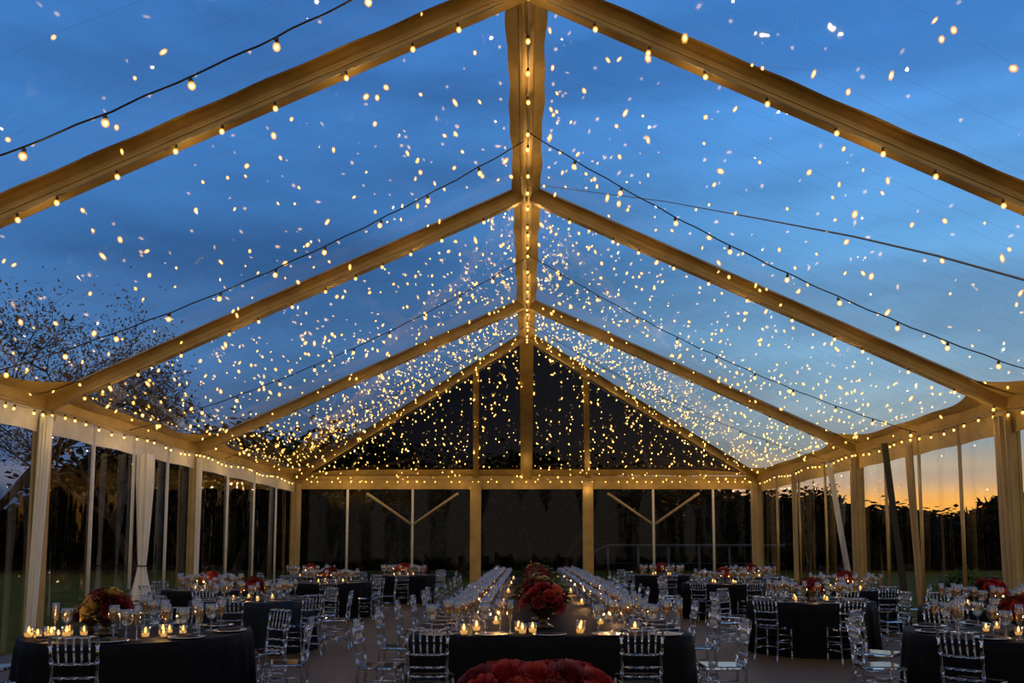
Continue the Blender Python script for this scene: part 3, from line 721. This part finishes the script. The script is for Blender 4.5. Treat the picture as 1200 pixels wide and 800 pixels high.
# ------------------------------------------------------------------ outside: trees, hedge, railing
def blob_tree(seed, h, cw, n, lm, bare=False):
    rnd = random.Random(seed); tr = MB(); lf = MB(); tips = []
    def grow(p, d, L, r, depth):
        pts = [p]; rs = [r]; q = p.copy(); dd = d.copy()
        for i in range(3):
            dd = (dd+Vector((rnd.gauss(0,.12), rnd.gauss(0,.12), rnd.gauss(.03,.06)))).normalized(); q = q+dd*L/3; pts.append(q.copy()); rs.append(r*(1-.15*(i+1)))
        tr.tube(pts, rs, 5 if depth < 2 else 3, False)
        if depth >= 2: tips.extend(pts[1:])
        if depth < (6 if bare else 4):
            for _ in range(3 if depth < 4 else 2):
                nd = (dd+Vector((rnd.gauss(0,.55), rnd.gauss(0,.55), rnd.gauss(.05,.3)))).normalized(); grow(q, nd, L*rnd.uniform(.62,.85), r*.55, depth+1)
    grow(Vector((0,0,0)), Vector((0,0,1)), h*.30, h*.022, 0)
    for _ in range(n):
        t = rnd.choice(tips); sp = h*(.03 if bare else .07)
        p = t+Vector((rnd.gauss(0,sp), rnd.gauss(0,sp), rnd.gauss(0,sp))); a = Vector((rnd.gauss(0,1), rnd.gauss(0,1), rnd.gauss(0,1))).normalized(); b2 = a.orthogonal().normalized()
        s = h*(.0052 if bare else .022)*rnd.uniform(.6,1.4); lf.add([p-a*s, p+b2*s*.6, p+a*s, p-b2*s*.6], [(0,1,2,3)])
    zmax = max(v[2] for v in lf.v); k = h/zmax
    for mb in (tr, lf): mb.v = [(v[0]*k*cw, v[1]*k*cw, v[2]*k) for v in mb.v]
    r = empty('tree'); a = build(tr, 'trunk', M['trunk'], r); b_ = build(lf, 'crown', lm, r, smooth=False)
    return Proto(r, [(a, r), (b_, r)])
TP = [blob_tree(s, 10, 1.0+.2*s, 5200, M['crown']) for s in range(1, 4)]
for p in TP: tag(p.root, 'tree', 'tree')
i = 0; rnd = random.Random(3)
for px, top, Y in [(-60,560,60),(15,585,60),(70,560,62),(120,545,58),(165,520,56),(205,500,55),(240,488,52),(275,480,50),(310,484,50),(345,500,52),(380,520,50),(420,520,50),(460,510,46),(500,520,50),(540,510,48),(580,530,50),(620,540,52),(660,530,50),(700,560,60),(740,562,64),(780,558,62),(820,556,66),(860,560,62),(905,568,60),(945,560,58),(985,575,60),(1035,590,66),(1080,588,68),(1125,592,66),(1170,590,68),(1215,590,66),(1260,592,66)]:
    p = at_y(px, top, Y); h = p.z+.12
    side = 'left' if px < 350 else 'centre' if px < 700 else 'right'
    t = TP[i % 3].place((p.x, Y+rnd.uniform(-2,2), -.12), rnd.random()*6, h/10, f'dark tree in the row beyond the field, {side} part', f'dark trees beyond the field, {side} part')
    if h < 6: t.scale = (h/10*2.0, h/10*2.0, h/10)
    i += 1
hr = MB(); rnd2 = random.Random(2)
for k in range(26000):
    t = rnd2.random(); xx = -75+150*t; hh = 3.6+1.2*math.sin(xx*.21)+.8*math.sin(xx*.53+1)+(1.9 if xx < 19 else 0)
    p = Vector((xx, 64+rnd2.gauss(0,1.2), rnd2.random()**.8*hh)); a2 = Vector((rnd2.gauss(0,1), rnd2.gauss(0,1), rnd2.gauss(0,1))).normalized(); b2 = a2.orthogonal().normalized(); q = .42
    hr.add([p-a2*q, p+b2*q*.7, p+a2*q, p-b2*q*.7], [(0,1,2,3)])
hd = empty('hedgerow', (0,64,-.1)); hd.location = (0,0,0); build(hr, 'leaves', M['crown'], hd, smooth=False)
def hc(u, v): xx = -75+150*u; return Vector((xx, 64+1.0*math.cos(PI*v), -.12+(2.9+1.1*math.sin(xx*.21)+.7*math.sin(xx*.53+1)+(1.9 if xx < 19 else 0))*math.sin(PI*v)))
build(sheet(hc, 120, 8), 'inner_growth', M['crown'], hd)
tag(hd, 'long dark hedgerow across the far edge of the field', 'hedge')
bt = blob_tree(8, 10, 1.1, 8500, M['brownleaf'], True)
p = at_y(30, 300, 24); bt.place((p.x-1.0, 24, -.12), .6, (p.z+.12)/10*1.0, 'tall half bare tree rising behind the front left roof', None, 'tree')
bt2 = bt.place(at_y(175, 395, 34)*1.0-Vector((0,0,at_y(175,395,34).z+.12)), 2.4, at_y(175,395,34).z/10, 'smaller half bare tree right of the tall one behind the left roof', None, 'tree')
# clipped hedge bushes outside the right wall
def bush(x, y, r, h, label):
    rnd = random.Random(int(x*10)); mb = MB()
    for _ in range(2600):
        a = rnd.random()*2*PI; e = rnd.uniform(-.2, PI/2); q = rnd.uniform(.85,1.05); p = Vector((x+r*q*math.cos(a)*math.cos(e), y+r*q*math.sin(a)*math.cos(e), -.1+h*q*max(.02, math.sin(e)*.8+.2*rnd.random())))
        a2 = Vector((rnd.gauss(0,1), rnd.gauss(0,1), rnd.gauss(0,1))).normalized(); b2 = a2.orthogonal().normalized(); s = .06
        mb.add([p-a2*s, p+b2*s*.6, p+a2*s, p-b2*s*.6], [(0,1,2,3)])
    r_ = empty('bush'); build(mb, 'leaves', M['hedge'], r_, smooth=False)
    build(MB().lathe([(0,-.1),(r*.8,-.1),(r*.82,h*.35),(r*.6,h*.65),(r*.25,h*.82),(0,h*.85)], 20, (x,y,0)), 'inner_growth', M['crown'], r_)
    tag(r_, label, 'bush', 'green bushes outside the right wall')
bush(9.2, 15.6, .9, 1.35, 'green bush outside the clear wall left of the nearest right post')
bush(9.0, 17.6, .8, 1.25, 'green bush outside the right wall, the farther of two')
rl = empty('railing', (0,0,0)); tag(rl, 'dark railing with posts outside behind the far right end wall', 'railing')
a = at_y(712, 639, 34); b_ = at_y(890, 639, 34)
build(MB().tube([(a.x-.9,34,1.2),(a.x,34,a.z),(b_.x,34,a.z),(b_.x+1,34,a.z)], .05, 8), 'top_rail', M['black'], rl)
for k in range(6):
    x = a.x+k*(b_.x-a.x)/5; build(MB().tube([(x,34,-.1),(x,34,a.z)], .045, 8), 'post', M['black'], rl)
for z in (.45,.95): build(MB().tube([(a.x,34,z),(b_.x+1,34,z)], .015, 6), 'lower_rail', M['black'], rl)

# ------------------------------------------------------------------ lights
for i, p in enumerate(lampspots):
    l = bpy.data.lights.new('bulb_light', 'POINT'); l.energy = 4.2; l.color = (1,.60,.20); l.shadow_soft_size = .012
    o = link('bulb_light', l); p = Vector(p); o.location = Vector((p.x*.94, p.y-(.45 if p.y > YD-1 else .07), p.z-(.30 if p.z < 4.6 else .2)))
for x, y in [(-4.45,8.05),(-3.45,8.2),(-.3,8.5),(.8,8.55),(-.6,9.6),(1.0,9.6),(-.6,10.9),(1.0,10.9),(-.4,13.5),(.8,13.5),(-.4,15.3),(.8,15.3),(-.4,17),(.8,17),(-.4,19.5),(.8,19.5),(-.4,12),(.8,12),(-6.1,23.9),(-3.6,24.8),(4,25),(6.2,23.4),(6.3,16.6),(4.85,8.2),(4.45,13.2),(-4.35,13.3),(-4.6,19.8),(4.55,19.4),(-6.2,16.5),(6.45,11.6)]:
    l = bpy.data.lights.new('candle_light', 'POINT'); l.energy = 2.6; l.color = (1,.52,.16); l.shadow_soft_size = .015
    o = link('candle_light', l); o.location = (x, y, TOPZ+.16)
sl = bpy.data.lights.new('low_sun', 'SUN'); sl.energy = .25; sl.color = (1,.62,.35); sl.angle = R(12)
so = link('low_sun', sl); so.rotation_euler = Vector((-.86, -.45, -.10)).to_track_quat('-Z','Y').to_euler(); so.location = (60, 30, 8)

# ------------------------------------------------------------------ sky
wd = bpy.data.worlds.new('dusk'); sc.world = wd; wd.use_nodes = True; nt = wd.node_tree; nt.nodes.clear()
N = nt.nodes.new; Lk = nt.links.new
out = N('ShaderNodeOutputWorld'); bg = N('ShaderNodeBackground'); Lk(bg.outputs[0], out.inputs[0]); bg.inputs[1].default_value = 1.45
tc = N('ShaderNodeTexCoord'); sp = N('ShaderNodeSeparateXYZ'); Lk(tc.outputs['Generated'], sp.inputs[0])
def ramp(stops):
    r = N('ShaderNodeValToRGB'); el = r.color_ramp.elements
    while len(el) < len(stops): el.new(.5)
    for e, (p, c) in zip(el, stops): e.position = p; e.color = (*c, 1)
    Lk(sp.outputs['Z'], r.inputs[0]); return r
rl_ = ramp([(0,(.030,.045,.085)),(.05,(.035,.060,.13)),(.12,(.075,.14,.28)),(.20,(.055,.15,.34)),(.32,(.035,.13,.34)),(.50,(.040,.155,.43)),(1,(.03,.11,.33))])
rr_ = ramp([(0,(.95,.36,.05)),(.045,(.92,.42,.08)),(.075,(.62,.44,.24)),(.11,(.34,.42,.44)),(.20,(.20,.38,.56)),(.32,(.10,.29,.58)),(.50,(.055,.23,.62)),(1,(.03,.12,.38))])
mr = N('ShaderNodeMapRange'); mr.interpolation_type = 'SMOOTHSTEP'; mr.inputs[1].default_value = -.25; mr.inputs[2].default_value = .42; Lk(sp.outputs['X'], mr.inputs[0])
mx = N('ShaderNodeMixRGB'); Lk(mr.outputs[0], mx.inputs[0]); Lk(rl_.outputs[0], mx.inputs[1]); Lk(rr_.outputs[0], mx.inputs[2])
mpn = N('ShaderNodeMapping'); mpn.inputs['Scale'].default_value = (1.6,1.2,7); mpn.inputs['Rotation'].default_value = (0,R(-8),0); Lk(tc.outputs['Generated'], mpn.inputs[0])
nz = N('ShaderNodeTexNoise'); nz.inputs['Scale'].default_value = 1.7; nz.inputs['Detail'].default_value = 6; nz.inputs['Roughness'].default_value = .5; Lk(mpn.outputs[0], nz.inputs['Vector'])
cr = N('ShaderNodeValToRGB'); cr.color_ramp.elements[0].position = .38; cr.color_ramp.elements[0].color = (.74,.72,.72,1); cr.color_ramp.elements[1].position = .62; cr.color_ramp.elements[1].color = (1.12,1.10,1.06,1); Lk(nz.outputs[0], cr.inputs[0])
m2 = N('ShaderNodeMixRGB'); m2.blend_type = 'MULTIPLY'; m2.inputs[0].default_value = 1; Lk(mx.outputs[0], m2.inputs[1]); Lk(cr.outputs[0], m2.inputs[2])
# grey band of cloud above the sunset
m3 = N('ShaderNodeMixRGB'); m3.blend_type = 'MIX'; m3.inputs[2].default_value = (.25,.24,.28,1)
band_ = N('ShaderNodeValToRGB'); e = band_.color_ramp.elements; e[0].position = .055; e[0].color = (0,0,0,1); e[1].position = .07; e[1].color = (.75,.75,.75,1)
e2 = e.new(.08); e2.color = (.7,.7,.7,1); e3 = e.new(.088); e3.color = (0,0,0,1); Lk(sp.outputs['Z'], band_.inputs[0])
nb = N('ShaderNodeMath'); nb.operation = 'MULTIPLY'; Lk(band_.outputs[0], nb.inputs[0]); Lk(nz.outputs[0], nb.inputs[1])
Lk(nb.outputs[0], m3.inputs[0]); Lk(m2.outputs[0], m3.inputs[1])
# unseen sky behind the camera: warm grey added to brighten glass and cloth
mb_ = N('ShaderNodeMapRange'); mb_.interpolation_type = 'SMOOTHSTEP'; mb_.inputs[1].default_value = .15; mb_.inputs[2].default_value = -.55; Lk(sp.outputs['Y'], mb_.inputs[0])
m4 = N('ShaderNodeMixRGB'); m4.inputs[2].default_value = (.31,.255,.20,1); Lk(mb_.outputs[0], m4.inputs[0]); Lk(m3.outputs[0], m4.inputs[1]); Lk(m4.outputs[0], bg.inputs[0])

# ------------------------------------------------------------------ camera, view
cam = bpy.data.cameras.new('camera'); cam.sensor_width = 36; cam.lens = 36*F/1200
cam.shift_y = (PY-400)/1200; cam.shift_x = -(PX-600)/1200; cam.clip_end = 500
co = link('camera', cam); co.location = (0,0,CAMZ); co.rotation_euler = (PI/2+PITCH, 0, 0); sc.camera = co
vs = sc.view_settings; sc.display_settings.display_device = 'sRGB'
vs.view_transform = 'Standard'; vs.look = 'None'; vs.gamma = 1; vs.use_curve_mapping = False; vs.exposure = 0
cy_ = sc.cycles
cy_.use_denoising = True; cy_.caustics_reflective = False; cy_.caustics_refractive = False
cy_.max_bounces = 10; cy_.transmission_bounces = 9; cy_.glossy_bounces = 4; cy_.diffuse_bounces = 2; cy_.transparent_max_bounces = 24
cy_.sample_clamp_indirect = 8; cy_.sample_clamp_direct = 0
